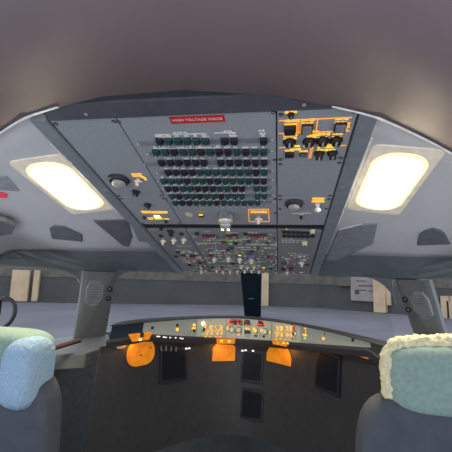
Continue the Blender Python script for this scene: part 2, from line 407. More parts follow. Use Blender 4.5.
# --- circuit breaker panel (centre aft)
cbp = panel(X1, X2, YJ, YT, 'big centre overhead panel with eight rows of circuit breakers', screws=False)
rowsp = [(142.5, [159.7, 168.7, 178, 187, 196.5, 205.5, 224.6, 234, 263.5], 139, 270),
         (153.5, [156.3 + 8.94 * i for i in range(13)], 149, 270),
         (164, [161.8, 170.6, 178.8, 187.3, 195.7, 204, 220.8, 229.8, 238.2, 246.8, 255.5, 264], 146, 270.5),
         (173.6, [168.2 + 7.98 * i for i in range(13)], 159, 271),
         (182.2, [164 + 7.68 * i for i in range(14)], 160, 271),
         (189.8, [168 + 7.4 * i for i in range(11)] + [256.5, 264], 165, 271.5),
         (197.3, [172.3 + 6.97 * i for i in range(11)] + [257.5, 264.4], 168, 272),
         (203.8, [175.5 + 6.85 * i for i in range(14)], 171, 272)]
wl = MB(PF); rl = MB(PF); cnt = 0
for ri, (py, xs, xa, xb) in enumerate(rowsp):
    for i, px in enumerate(xs):
        sl_ = -.006 * (px - 215)
        x, y = pan(px, py + .0, dz=TH + .008)
        if cnt < 100:
            kk = CB[1] if random.random() < (.45 if ri < 3 else .62) and not (ri == 2 and px < 205) else CB[0] if random.random() < .8 else CB[2]
            put('circuit_breaker', kk, PF @ T(x, y, TH + .0008), cbp); cnt += 1
        if random.random() < .93:
            l = random.uniform(.009, .019)
            wl.box((x + random.uniform(-.002, .002), y + .0185, TH + .0007), (l, .0055, .0014), 'marks')
            if random.random() < .4: wl.box((x, y + .0255, TH + .0007), (l * .6, .004, .0014), 'marks')
    xa_, ya_ = pan(xa, py, dz=TH); xb_, _ = pan(xb, py, dz=TH)
    rl.box(((xa_ + xb_) / 2, y, TH + .0004), (xb_ - xa_, .022, .0008), 'rail')
    wl.cyl((xb_ + .006, y, TH), .0022, .0014, 'marks', n=8)
    wl.cyl((xa_ - .006, y, TH), .0026, .0014, 'marks', n=8)
lines(wl, [(155, 134.6, 170, 134.2), (172, 134.3, 206, 133.5), (214, 133, 236, 132.3), (153, 148.5, 215, 147.8)], 'marks', .0018)
words(wl, 160, 136.2, 5, 'marks', 2); words(wl, 168, 136, 5, 'marks', 2); words(wl, 180, 132.8, 14, 'marks', 1); words(wl, 205, 136, 6, 'marks', 2)
words(wl, 227, 131.2, 7, 'marks', 1); words(wl, 232, 134.6, 6, 'marks', 2); words(wl, 262, 130.6, 7, 'marks', 1); words(wl, 262, 133.6, 5, 'marks', 1)
wl.build('legend', cbp); rl.build('breaker_rail', cbp)
for q in ((118.5, 122), (273.5, 112), (274.5, 160), (275, 199), (275.2, 213)):
    put('screw', SCREW, on(*q, z=TH), cbp)
lab = MB(PF); xa, ya = pan(170, 117); xb, yb = pan(224.5, 114.4)
lab.box(((xa + xb) / 2, 1.4525, TH + .0006), (xb - xa, .026, .0012), 'redlab')
lb = lab.build('warning_label', OC); lb['label'] = 'red warning label with white capitals'
tm = text_mesh('HIGH VOLTAGE INSIDE', .0125, 'white')
put('lettering', tm, PF @ T((xa + xb) / 2, 1.4525, TH + .0016) @ Matrix.Diagonal((1.0, 1.0, 1, 1)), lb)
b = MB(PF); x, y = pan(189, 214.5, dz=TH); b.cyl((x, y, TH), .016, .0016, 'cream', n=24, sy=1.25); b.build('oval_plate', cbp)
pb = put('push_button', proto_square(.019, .030, 'black', 'black'), on(201, 214.5, TH), cbp)
b = MB(PF); x, y = pan(201, 212.8, dz=TH); b.box((x, y, TH + .009), (.016, .012, .002), 'yellow'); b.build('lit_legend', cbp)
b = MB(PF); lines(b, [(248.5, 209.3, 268.5, 209.0), (249.2, 221.6, 269.3, 221.4), (248.5, 209.3, 249.2, 221.6), (268.5, 209, 269.3, 221.4)], 'amberline', .003)
words(b, 258.5, 211.8, 16, 'amber', 2, .009); b.build('lit_legend', cbp)
put('toggle_switch', proto_toggle('beige', 1.25), on(258.5, 216.5, TH), cbp)
# map light
x, y = pan(226, 214, dz=TH)
Wm = PF @ T(x, y, TH)
b = MB(Wm); b.lathe((0, 0, 0), [(.030, 0), (.032, .008), (.032, .034), (.029, .042), (.0, .042)], 'chrome', n=32); ml = b.build('map_light', OC, bevel=.001); ml['label'] = 'brushed metal map light with lit square lens'
b = MB(Wm); b.cyl((0, 0, -.001), .037, .004, 'rail', n=32); b.build('flange', ml)
b = MB(Wm @ T(0, -.012, .043)); b.box((0, 0, .010), (.040, .022, .020), 'chrome', top=.95)
for sx in (-.012, .012): b.box((sx, .0, .0205), (.009, .016, .002), 'hot')
b.build('lens_holder', ml)

# --- gaspers / round vents
def vent(px, py, r, ri, label):
    x, y = pan(px, py, dz=TH); W = PF @ T(x, y, TH)
    b = MB(W); b.lathe((0, 0, 0), [(r, 0), (r * .98, .006), (r * .86, .012), (ri * 1.12, .016), (ri * 1.05, .010), (ri, .009)], 'black2', n=36); root = b.build('air_vent', OC, smooth=True); root['label'] = label
    b = MB(W); b.lathe((0, -.006, .006), [(ri * 1.03, 0), (ri * .98, .012), (ri * .6, .015), (0.0001, .016)], 'lens_grey', n=36)
    for k in range(3): b.lathe((0, -.006, .0175 + 0 * k), [(ri * (.3 + .2 * k), .0), (ri * (.36 + .2 * k), .0004)], 'rail', n=30)
    b.build('outlet', root, smooth=True)
vent(119, 179.2, .037, .024, 'round dark rimmed air vent at the left end of the overhead')
vent(294, 203, .034, .021, 'round dark rimmed air vent right of the circuit breakers')

# --- left aft panels
lp = panel(XL, X1, 1.03, YT, 'blank grey overhead panel left of the circuit breakers')
p2 = panel(XL, X1, YJ, 1.03, 'left overhead panel with air vent, black knobs and amber legends')
b = MB(PF); words(b, 136.5, 175, 9, 'amber', 2, .008); bars(b, [(145, 178.5, .008, .02), (142.5, 177, .010, .010)], 'amber')
words(b, 147, 212, 11, 'amber', 2, .009); words(b, 157, 212.2, 8, 'amber', 2, .009); words(b, 164, 212.2, 6, 'amber', 2, .008)
words(b, 150.5, 218.5, 5, 'amber', 2, .009); words(b, 165.5, 218.8, 5, 'yellow', 1, .009)
b.build('lit_legend', p2)
b = MB(PF); x, y = pan(157, 216.4, dz=TH); b.box((x, y, TH + .002), (.026, .020, .004), 'hot', top=.6); b.box((x, y - .017, TH + .002), (.032, .010, .004), 'yellow'); b.build('lit_indicator', p2)
put('toggle_switch', proto_toggle('beige', 1.05), on(138.3, 178.6, TH), p2)
put('rotary_knob', KN, on(136, 191.5, TH), p2); put('rotary_knob', KN, on(147.5, 204.5, TH), p2)
put('rotary_knob', KNS, on(144.5, 217, TH), p2); put('rotary_knob', KNS, on(166, 221, TH), p2)

# --- right aft panels
ya = pan(300, 159.5)[1]; yb = pan(300, 196)[1]; yc = pan(300, 209)[1]
r1 = panel(X2, XR, ya, YT, 'top right overhead panel outlined with glowing amber lines and switches')
r2 = panel(X2, XR, yb, ya, 'blank grey overhead panel below the amber lined one')
r3 = panel(X2, XR, yc, yb, 'narrow right overhead panel with the round vent and white knob')
r4 = panel(X2, XR, YJ, yc, 'small right overhead panel with a bracket mark and tiny knob', screws=False)
b = MB(PF)
lines(b, [(279, 120.6, 352, 117.2), (279, 133.4, 350, 130.8), (279, 147.6, 291, 147), (303, 146.3, 313, 146), (338, 145.6, 346, 145.2),
          (297.2, 120.2, 296.6, 132.5), (299.3, 120, 298.4, 132.4), (301.6, 120, 300.8, 132.6), (317.6, 119.3, 315.8, 132), (348, 122.5, 346.8, 131), (313, 146, 310.5, 158), (311.5, 146, 308.8, 158)], 'amberline', .0026)
b.build('lit_border', r1)
b = MB(PF)
words(b, 290.5, 110.2, 11, 'amber', 2, .010); words(b, 291, 122.8, 13, 'amber', 2, .010, .9); words(b, 307.5, 121.8, 11, 'amber', 2, .009)
words(b, 341, 120.8, 12, 'amber', 2, .009); words(b, 289.5, 137, 12, 'amber', 2, .009, .9); words(b, 314, 133.2, 8, 'amber', 2, .009)
words(b, 311.5, 136.6, 9, 'amber', 1, .010); words(b, 323, 136, 10, 'amber', 2, .010); words(b, 337, 135.4, 9, 'amber', 2, .009)
words(b, 295, 147.8, 9, 'yellow', 2, .010); words(b, 289, 150.6, 8, 'amber', 1, .009); words(b, 303, 151.4, 7, 'amber', 1, .009)
words(b, 327, 145.4, 8, 'amber', 1, .010); words(b, 326, 148.6, 17, 'yellow', 2, .009); words(b, 347.6, 126.5, 2, 'amber', 3, .008)
b.build('lit_legend', r1)
for q, k in (((290, 129.2), 'black'), ((307, 127.8), 'rail'), ((340, 126.4), 'rail')):
    put('push_button', proto_square(.030, .036, k, h=.008), on(*q, TH), r1)
for q in ((289.5, 141.5), (309, 141), (322.5, 140.4), (336, 140)):
    put('rotary_knob', proto_knob(.0145, 'black', .012), on(*q, TH), r1)
for q in ((319, 153.2), (332.5, 152.8)): put('rotary_knob', KN, on(*q, TH), r1)
put('push_button', proto_square(.026, .024, 'black'), on(289.5, 154, TH), r1)
put('push_button', proto_square(.020, .018, 'recess'), on(303, 153.6, TH), r1)
put('rotary_knob', KNS, on(291, 114, TH), r1)
b = MB(PF); words(b, 318, 200, 12, 'amber', 3, .009, .9); b.build('lit_legend', r3)
b = MB(PF); x, y = pan(317.3, 204.5, dz=TH); b.lathe((x, y, TH), [(.009, 0), (.009, .004), (.006, .006), (.006, .014), (.011, .018), (.012, .024), (.007, .030), (.0001, .031)], 'white', n=20); b.build('pull_knob', r3, smooth=True)
b = MB(PF); lines(b, [(292, 213.4, 311, 213)], 'marks', .0026); b.build('legend', r4)
b = MB(PF); x, y = pan(301.2, 213.8, dz=TH); b.box((x, y, TH + .004), (.018, .020, .008), 'lens_grey', top=.8); b.cyl((x, y - .004, TH + .008), .006, .012, 'black', n=14); b.build('reading_switch', r4)

# --- forward panels (three columns)
YF = .700
f1 = panel(XL, X1, YA, YF, 'lower left overhead panel with three beige toggles', 'panel_f', False)
f2 = panel(X1, X2, YA, YF, 'lower centre overhead panel crowded with red guards and system switches', 'panel_f', False)
f3 = panel(X2, XR, YA, YF, 'lower right overhead panel with rows of small dark switches', 'panel_f', False)
for q in ((163.5, 240.5), (174, 239.8), (184, 239.2)): put('toggle_switch', proto_toggle('beige', 1.15), on(q[0], q[1] - 1.5, TH), f1)
put('toggle_switch', TGS, on(201.5, 270.3, TH), f1)
SQ = {k: proto_square(.019, .021, k) for k in ('red', 'dred', 'black', 'yellow', 'blue', 'green', 'navy', 'recess')}
WIDE = {k: proto_square(.030, .020, k) for k in ('dred', 'black', 'red')}
def sq(p, px, py, k, wide=False): put('push_button', (WIDE if wide else SQ)[k], on(px, py, TH), p)
for a in ((161, 235.5, 'black'), (171, 234.5, 'black'), (181.5, 233.5, 'black'), (178, 251.8, 'black'), (175.5, 256, 'black'), (204, 266.3, 'black'), (183, 255, 'recess'), (200, 262.5, 'black')): sq(f1, *a)
put('push_button', proto_square(.026, .030, 'black'), on(170.5, 231, TH), f1)
put('rotary_knob', KNS, on(161, 228, TH), f1)
for q in ((192.5, 255.5, .017), (190, 264.2, .014)):
    put('guarded_switch', proto_square(q[2] * 1.5, q[2] * 1.7, 'red', h=.014), on(q[0], q[1], TH), f1)
b = MB(PF)
for q in ((184, 246, 14), (182, 250, 12), (188, 252.4, 14), (184, 258.4, 10), (190, 260.3, 16), (186, 262.4, 6), (195, 266.5, 8), (200, 258, 5)): words(b, *q, 'marks', 1, .008, .6)
b.build('legend', f1)
b = MB(PF); words(b, 183, 247, 8, 'greenline', 1, .006, .5); words(b, 187, 257, 8, 'cream', 1, .008, .6); b.build('coloured_legend', f1)

for q in ((205.3, 235.2), (212, 235.2), (229, 235.4), (234.8, 234.6), (252, 235), (258.5, 235), (264, 234.6)): sq(f2, q[0], q[1], 'dred', True)
for q in ((224, 242.3, 'red'), (210.7, 255.3, 'dred'), (268.2, 256.4, 'dred'), (239.6, 254, 'yellow'), (250.4, 254.8, 'blue'), (264, 266.6, 'yellow'), (235.8, 242.6, 'navy'), (197, 233, 'black'), (245.5, 233.5, 'black'),
          (252, 251, 'black'), (232.5, 263.5, 'black'), (212.5, 267, 'black'), (271, 268.3, 'black'), (222, 266.8, 'recess'), (228, 249.5, 'black'), (268, 242.5, 'recess'), (249, 241, 'recess'), (258.5, 247.6, 'recess'), (232, 247.5, 'recess')): sq(f2, *q)
for q in ((214.5, 257.2), (228.5, 256.6), (239.8, 257.6), (251.5, 258.6)): put('toggle_switch', TG, on(*q, TH), f2)
for q in ((216.8, 269.2), (223, 270.6), (230.2, 270.4), (237.5, 270), (244.6, 269.6), (251.4, 269.2), (258.8, 270.2)): put('toggle_switch', TGS, on(*q, TH), f2)
for q in ((241.5, 265.5), (247.5, 266.2), (254, 265.8)): put('toggle_switch', TGD, on(*q, TH), f2)
b = MB(PF)
lines(b, [(198.5, 243.4, 221, 243), (228, 243.2, 232, 243.3), (243, 244.6, 276.5, 244.4), (226, 233, 238, 232.6), (238, 239.6, 249, 239.4), (213, 250.8, 236, 250.3), (212.5, 268.2, 262, 267.6), (238, 262.8, 262, 262.4),
          (192.2, 235.2, 194, 238), (196.2, 241.5, 198.8, 245.5), (202, 251, 204, 254), (206.5, 258.5, 208.4, 261.6)], 'marks', .0026)
for q in ((207, 231.6, 5), (229, 231.7, 6), (211.5, 238.6, 6), (253, 232.4, 9), (268, 234.4, 8), (262, 239.6, 7), (258, 243.2, 5), (248, 249.5, 14), (232, 249.8, 8), (222, 252.6, 9), (238, 247.6, 8), (229, 253.5, 6), (213, 248, 8), (240, 251.8, 8), (263, 261.3, 8), (222, 261.4, 9), (240, 265, 18), (255, 265, 10), (221, 265.4, 12), (270, 260.4, 5)):
    words(b, *q, 'marks', 1, .008, .55)
b.build('legend', f2)
b = MB(PF)
lines(b, [(213.5, 240.3, 219, 240.2), (219, 240, 238, 239.8), (216, 251.6, 222, 253.6), (215, 253.2, 236, 253.4), (219.5, 261.6, 236, 261.6), (259, 240, 259, 243), (256, 247, 263, 247), (259.5, 248, 259.5, 255), (254.5, 261, 262, 261)], 'greenline', .0034)
words(b, 235, 240, 5, 'green', 1, .010); words(b, 219, 251, 8, 'greenline', 1, .008); words(b, 243, 247, 8, 'cream', 1, .008, .6)
b.build('coloured_legend', f2)
b = MB(PF)
for y in (243, 246, 252, 255, 261, 263, 269): bars(b, [(276.2, y, .006, .020)], 'marks')
b.build('divider_mark', f2)

for i in range(6):
    sq(f3, 284.3 + 4.6 * i, 231.6 + .15 * i, 'black'); sq(f3, 284.3 + 4.6 * i, 235.4 + .15 * i, 'black')
put('rotary_knob', proto_knob(.010, 'beige', .012), on(312.6, 230.4, TH), f3); sq(f3, 312.8, 235.5, 'black')
put('rotary_knob', KNC, on(304.6, 242.4, TH), f3)
put('toggle_switch', TG, on(301.6, 261.2, TH), f3); put('toggle_switch', TGS, on(286.8, 271, TH), f3)
sq(f3, 283.6, 262.8, 'dred', True); sq(f3, 306.8, 264.6, 'dred', True)
for q in ((283.5, 268), (291, 267.6)): put('rotary_knob', KN, on(*q, TH), f3)
b = MB(PF)
for q in ((287, 238.8, 10), (294, 240.6, 24), (290, 242, 16), (292, 253.2, 8), (299, 254, 8), (306, 255, 6), (297, 257.4, 8), (307, 258, 6), (292, 263, 9), (303, 259.8, 6)): words(b, *q, 'marks', 1, .007, .5)
b.build('legend', f3)
b = MB(PF); words(b, 296, 255.6, 10, 'cream', 1, .008, .5); bars(b, [(286.5, 229, .006, .008), (311, 232, .006, .01)], 'amber'); b.build('coloured_legend', f3)

def crowd(p, x0, x1, y0, y1, n, ks, seed, name):
    rnd = random.Random(seed); bs = {k: MB(PF) for k in ks}
    rowsy = [y0 + (y1 - y0) * i / 13 for i in range(14)]
    for _ in range(n):
        k = rnd.choice(ks); y = rnd.choice(rowsy) + rnd.uniform(-.004, .004); x = rnd.uniform(x0 + .01, x1 - .01)
        bs[k].box((x, y, TH + .0016), (rnd.uniform(.005, .016), rnd.uniform(.005, .010), .0032), k)
    for k in ks: bs[k].build(name, p)
crowd(f2, X1, X2, .02, .62, 260, ['marks', 'cream', 'marks', 'greenline', 'beige', 'dred', 'black'], 3, 'legend')
crowd(f1, -.33, X1, .02, .40, 70, ['marks', 'cream', 'beige', 'dred', 'black'], 4, 'legend')
crowd(f3, X2, .36, .02, .36, 45, ['marks', 'cream', 'dred', 'recess'], 5, 'legend')

# ---------------------------------------------------------------- ceiling: dome lights
def CF(sg):                                     # frame of the sloping side lining
    t = math.radians(8)
    ex = Vector((math.cos(t), 0, 0)) + OUT * math.sin(t) * sg if True else None
    ex.normalize(); ez = ex.cross(AFT).normalized()
    if ez.dot(OUT) < 0: ez = -ez
    R = Matrix((ex, AFT, ex.cross(AFT))).transposed().to_4x4()
    R.translation = O0 + Vector((sg * .445, 0, 0)) + OUT * -.012
    return R
def stadium(cx, cy, hx, hy, r, n=7):
    p = []
    for (sx, sy, a0) in ((1, 1, 0), (-1, 1, 90), (-1, -1, 180), (1, -1, 270)):
        for i in range(n + 1):
            a = math.radians(a0 + 90 * i / n); p.append((cx + sx * (hx - r) + r * math.cos(a), cy + sy * (hy - r) + r * math.sin(a)))
    return p
def dome(sg, x0, x1, y0, y1, label):
    W = CF(sg); cx, cy = (x0 + x1) / 2, (y0 + y1) / 2; hx, hy = (x1 - x0) / 2, (y1 - y0) / 2
    up_ = 1 if (W.to_3x3() @ Vector((0, 0, 1))).dot(OUT) > 0 else -1
    W = W @ Matrix.Diagonal((1, 1, up_, 1)) if up_ < 0 else W
    root = thing('dome_light', Matrix.Translation((W @ Vector((cx, cy, 0)))), label, 'lamp')
    b = MB(W); b.prism(stadium(cx, cy, hx, hy, .022), -.003, .007, 'lampframe', top=.985); b.build('frame', root)
    b = MB(W); b.prism(stadium(cx, cy, hx * .82, hy * .87, hx * .74), .007, .009, 'lens', top=.98); b.build('lens', root)
    b = MB(W); b.prism(stadium(cx, cy, hx * .69, hy * .79, hx * .64), .009, .0105, 'diffuser', top=.97); b.build('diffuser', root)
dome(-1, -.205, -.015, .905, 1.307, 'glowing rectangular ceiling light at the left of the overhead panels')
dome(1, .018, .205, .90, 1.312, 'glowing rectangular ceiling light at the right of the overhead panels')
# recesses / visors on the lining
def slab(sg, pts, z0, z1, k, name, label, cat, bevel=.003):
    W = CF(sg); up_ = 1 if (W.to_3x3() @ Vector((0, 0, 1))).dot(OUT) > 0 else -1
    b = MB(W @ Matrix.Diagonal((1, 1, up_, 1))); q = [(p[0] - sg * .445, p[1]) for p in pts]
    b.prism(q, z0, z1, k, top=.94); c = W @ Vector((sum(p[0] for p in q) / len(q), sum(p[1] for p in q) / len(q), 0))
    return tag(b.build(name, W=Matrix.Translation(c), bevel=bevel), label, cat)
slab(-1, [(-.872, .700), (-.755, .618), (-.715, .70), (-.743, .815), (-.78, .835), (-.815, .81)], -.002, .010, 'recess', 'ceiling_cover', 'dark rounded cover on the ceiling lining above the left side window', 'cover')
slab(1, [(.797, .639), (.766, .76), (.772, .80), (.79, .83), (.82, .822), (.85, .79), (.905, .70)], -.002, .010, 'recess', 'ceiling_cover', 'dark rounded cover on the ceiling lining above the right window post', 'cover')
slab(-1, [(-.60, .838), (-.45, .80), (-.505, .60), (-.575, .47), (-.60, .50)], -.003, .008, 'recess', 'ceiling_pocket', 'dark wedge shaped pocket ahead of the left ceiling light', 'pocket')
slab(-1, [(-.455, .765), (-.452, .50), (-.50, .535)], -.002, .009, 'visor', 'ceiling_gusset', 'small grey triangle between the left pocket and the overhead rail', 'panel')
slab(1, [(.462, .697), (.535, .785), (.600, .815), (.635, .59), (.60, .50), (.515, .26), (.455, .26)], -.003, .008, 'visor', 'ceiling_pocket', 'grey recessed wedge ahead of the right ceiling light', 'pocket')
b = MB(); W = CF(1); sgn = 1 if (W.to_3x3() @ Vector((0, 0, 1))).dot(OUT) > 0 else -1
b = MB(W @ Matrix.Diagonal((1, 1, sgn, 1))); b.tube([(.020, .705, .009), (.095, .792, .009)], .0022, 'edge', n=6)  # wedge edge highlight put in as a pale tube
tag(b.build('highlight_strip', W=Matrix.Translation(W @ Vector((.06, .75, 0)))), 'thin pale strip standing in for a highlight on the edge of the right ceiling wedge', 'strip')
slab(-1, [(-.70, 1.235), (-.725, 1.13), (-.79, 1.16), (-.79, 1.25)], -.002, .008, 'visor', 'ceiling_flap', 'grey flap at the far left of the ceiling beside the light', 'flap')
slab(-1, [(-.93, 1.05), (-.885, .985), (-.878, .935), (-.95, .86), (-1.02, .86)], .02, .04, 'recess', 'ceiling_flap', 'dark flap at the far left edge of the ceiling below the grey flap', 'flap')
slab(-1, [(-.79, 1.145), (-.778, 1.122), (-.80, 1.10), (-.84, 1.115)], .0, .008, 'crimson', 'red_patch', 'small red glowing patch beside the flap at the far left of the ceiling', 'patch')  # crimson slab with a weak emission

# ---------------------------------------------------------------- glareshield
yc_ = lambda x: 2.105 - 1.95 * x * x
def zb(x): return 1.036 + (.36 if x < 0 else .33) * x * x if -.4155 < x < .5375 else (1.092 if x < 0 else 1.112)
def zmap(x, z):
    if z < 1.056: return z - 1.056 + zb(x)
    if z > 1.122: return 1.145 + (z - 1.122) * .3
    return zb(x) + (z - 1.056) / .066 * (1.145 - zb(x))
def gpt(x, off, z):
    if off <= 0: off += .045 * min(1, max(0, (x - .08) / .25))                              # point on the curved glareshield, off = towards the cabin
    return Vector((x, yc_(x) - off * math.hypot(3.9 * x, 1.0), zmap(x, z)))
GX0, GX1 = -.498, .596
def loft(pr, k, x0=GX0, x1=GX1, n=48):
    b = MB(); X = [x0 + (x1 - x0) * i / n for i in range(n + 1)]
    R = [[gpt(x, o, z) for x in X] for (o, z) in pr]; b.grid(R + [R[0]], k)
    b.add([r[0] for r in R], [list(range(len(R)))], k); b.add([r[-1] for r in R], [list(range(len(R)))], k)
    return b
gs = thing('dashboard', T(0, 1.9, .55), 'wide curved dashboard with black glareshield and amber lit controls under the windshields', 'dashboard')
loft([(.075, 1.136), (.045, 1.149), (0, 1.152), (-.05, 1.135), (-.07, 1.06), (-.06, 1.045), (.055, 1.045), (.055, 1.12)], 'hood').build('hood', gs, smooth=False)
loft([(.078, 1.056), (.082, 1.046), (.075, 1.022), (.03, 1.020), (.03, 1.050), (.06, 1.056)], 'hood').build('lower_lip', gs)
loft([(.064, 1.122), (.072, 1.056), (.052, 1.056), (.052, 1.122)], 'face', -.415, .537, 40).build('fascia', gs)
loft([(.066, 1.124), (.074, 1.054), (.052, 1.054), (.052, 1.124)], 'navy', -.495, -.416, 8).build('end_cover', gs)
loft([(.066, 1.124), (.074, 1.054), (.052, 1.054), (.052, 1.124)], 'black2', .538, .592, 8).build('end_cover', gs)
for xa_, xb_ in ((.590, .604),):
    cb = MB(); q = [(.085, .80), (.085, 1.10), (.070, 1.148), (-.05, 1.148), (-.06, .80)]
    R_ = [[Vector((gpt(x, o, 1.1).x, gpt(x, o, 1.1).y, z)) for x in (xa_, xb_)] for o, z in q]
    cb.grid(R_ + [R_[0]], 'hood'); cb.add([r[0] for r in R_], [list(range(5))], 'hood'); cb.add([r[1] for r in R_], [list(range(5))], 'hood')
    cb.build('side_cheek', gs)
def gface(px, py):                               # where a sight ray meets the curved face
    d = ray(px, py); lo, hi = .3, 3.5
    def fn(t):
        p = CAMP + d.normalized() * t; z = p.z; off = .066 + .008 * (1.122 - z) / .066
        dy = -3.9 * p.x; L = math.hypot(dy, 1.0)
        return (yc_(p.x) - p.y) / L - off
    t = lo
    while t < hi and fn(t) > 0: t += .004
    for _ in range(20):
        m = (t - .004 + t) / 2 if False else t
        break
    a, c = t - .004, t
    for _ in range(20):
        m = (a + c) / 2
        if fn(m) > 0: a = m
        else: c = m
    return CAMP + d.normalized() * a
def GF(px, py, lift=.0):
    p = gface(px, py); s_ = -3.9 * p.x; ex = Vector((1, s_, 0)).normalized(); ez = Vector((s_, -1, .12)).normalized(); ez = (ez - ex * ez.dot(ex)).normalized(); ey = ez.cross(ex)
    R = Matrix((ex, ey, ez)).transposed().to_4x4(); R.translation = p + ez * lift; return R
mpx = lambda px, py: (gface(px, py) - CAMP).dot(RC @ Vector((0, 0, -1))) / F        # metres per pixel there
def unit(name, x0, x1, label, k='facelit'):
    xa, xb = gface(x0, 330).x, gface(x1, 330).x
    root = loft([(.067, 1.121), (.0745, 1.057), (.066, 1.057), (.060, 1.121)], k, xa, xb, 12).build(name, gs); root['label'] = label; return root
def gcyl(root, name, px, py, r, h, k, kt=None, n=16):
    b = MB(GF(px, py)); b.cyl((0, 0, 0), r * 1.12, h * .25, 'black2', n=n); b.cyl((0, 0, h * .4), r, h * .6, k, n=n, top=.85, kt=kt); return b.build(name, root)
def gbox(root, name, px, py, wx, hy, h, k, kt=None):
    m_ = mpx(px, py); b = MB(GF(px, py)); b.box((0, 0, h / 2), (wx * m_, hy * m_, h), k, kt=kt, top=.95); return b.build(name, root)
def gmarks(root, name, items, k, h=.002):
    b = MB()
    for (px, py, wx, hy) in items:
        m_ = mpx(px, py); b.box((0, 0, h / 2), (wx * m_, hy * m_, h), k, W=GF(px, py))
    return b.build(name, root)
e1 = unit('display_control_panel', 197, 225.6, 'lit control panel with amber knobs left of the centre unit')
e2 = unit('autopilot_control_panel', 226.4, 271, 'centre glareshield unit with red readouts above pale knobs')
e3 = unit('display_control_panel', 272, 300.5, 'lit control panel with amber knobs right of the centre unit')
for r_, xs_ in ((e1, (206.5, 211, 217, 221)), (e3, (277, 281.5, 287, 291))):
    for x in xs_:
        gcyl(r_, 'selector_knob', x, 327.3 + (1.2 if r_ is e3 else 0), .0145, .014, 'amber', 'cream' if x in (xs_[1], xs_[3]) else 'facelit')
        gcyl(r_, 'small_knob', x + .6, 333.6 + (1.5 if r_ is e3 else 0), .010, .010, 'amber', 'cream', 12)
    gmarks(r_, 'legend', [(x + dx, (320.8 if r_ is e1 else 324.0) + .06 * (x - xs_[0]), 1.8, 1.0) for x in xs_ for dx in (-2, 1)], 'black')
    gmarks(r_, 'lit_legend', [(x + dx, (330.8 if r_ is e1 else 332.4), 2.0, .8) for x in xs_ for dx in (-1.6, 1.2)] + [(x - 1, (337 if r_ is e1 else 339), 2, .7) for x in xs_], 'amber')
gcyl(e1, 'indicator_knob', 203, 323.6, .011, .010, 'hot', 'whitelit'); gcyl(e1, 'indicator_knob', 203, 329.5, .011, .014, 'cream', 'black2')
gmarks(e1, 'green_marks', [(202, 333, 2, .8), (204, 334, 3, .8)], 'green')
gcyl(e3, 'indicator_knob', 295.5, 329, .013, .012, 'lens_grey', 'red'); gcyl(e3, 'indicator_knob', 295.5, 334, .010, .016, 'white', 'black2')
gmarks(e3, 'black_marks', [(293, 338.8, 2, 1.4), (296.5, 338.9, 2, 1.4), (299, 339, 1.4, 1.4)], 'black')
# centre unit
dsp = [gbox(e2, 'readout', x, y, 8 if i < 3 else 9, 5.6, .004, 'black') for i, (x, y) in enumerate(((232, 322), (239, 322.2), (248, 322.6), (262, 323.6)))]
b = [(230, 320.2, 3.4, 1.1), (233.4, 320.2, 1.6, .9), (230, 323.6, 3, 2.0), (232.8, 323.8, 1.4, 1.4), (238, 320.6, 1.6, 1.0), (241.4, 320.7, 1.2, 1.0), (238, 323.8, 2.4, 1.8), (241.3, 323.4, 1.4, 1.2), (246.6, 324.6, 1.6, 1.0), (250, 324.8, 1.2, 1.0), (246, 321.2, 1.2, .7), (258.4, 321.8, 2, .8), (263.5, 321.8, 3.4, 1.0), (260, 324.6, 5, 1.2), (265, 325, 2.6, 1.4)]
bb = MB()
for (px, py, wx, hy) in b:
    m_ = mpx(px, py); bb.box((0, 0, .005), (wx * m_, hy * m_, .001), 'redlit', W=GF(px, py))
bb.build('red_digits', e2)
for q in ((231.5, 329.5), (238.6, 330), (265.6, 331.5)): gcyl(e2, 'selector_knob', q[0], q[1], .0155, .016, 'lens_grey', 'cream', 20)
gcyl(e2, 'selector_knob', 256, 330.6, .012, .014, 'beige', 'amber')
gbox(e2, 'push_button', 247.6, 332, 7, 3.2, .004, 'black'); gbox(e2, 'push_button', 238.6, 334.6, 2.6, 2.6, .004, 'black', 'amberline'); gbox(e2, 'push_button', 256, 335.8, 3, 1.6, .004, 'black')
gbox(e2, 'push_button', 247.6, 335.4, 3.2, 2.0, .004, 'black', 'lens_grey'); gbox(e2, 'push_button', 264, 336.6, 2, 2, .004, 'black')
gmarks(e2, 'lit_legend', [(247.6, 328.6, 5, 1.4), (226.9 + .6, 328.2, 1.8, 3), (261.6, 330.4, 2, 3), (255, 328.4, 4, 1.2), (244.6, 331.5, .7, 2), (250.6, 331.5, .7, 2), (270, 332.5, 1.2, 2.2)], 'amber')
gmarks(e2, 'divider_line', [(243.4, 331.6, .6, 9), (252.6, 332.2, .6, 9)], 'marks')
# outer fascia details
gbox(gs, 'push_button', 152, 327.8, 3, 2.6, .005, 'black'); gbox(gs, 'push_button', 177, 325.2, 3, 2.2, .005, 'black')
gbox(gs, 'lit_button', 177, 329.4, 2.6, 3, .005, 'amberline', 'yellow'); gbox(gs, 'lit_button', 194, 325, 2.4, 2.4, .005, 'yellow'); gbox(gs, 'push_button', 194, 330.8, 2.4, 2.2, .005, 'black')
gbox(gs, 'lit_button', 193.6, 328.3, 4, 1.4, .005, 'amber')
gbox(gs, 'lit_button', 305, 331.4, 2.8, 3, .005, 'amber', 'red'); gbox(gs, 'lit_button', 305, 335, 6, 1.3, .004, 'yellow'); gbox(gs, 'push_button', 305, 338.2, 2.4, 3, .005, 'cream')
gbox(gs, 'push_button', 324, 334, 3.2, 2.6, .005, 'black', 'lens_grey'); gbox(gs, 'lit_button', 324, 338.6, 3.2, 2.8, .005, 'amberline', 'amber'); gbox(gs, 'push_button', 353.6, 340.2, 3.6, 3, .005, 'black')
gmarks(gs, 'lit_legend', [(305.5, 328.4, 3, .8)], 'yellow')

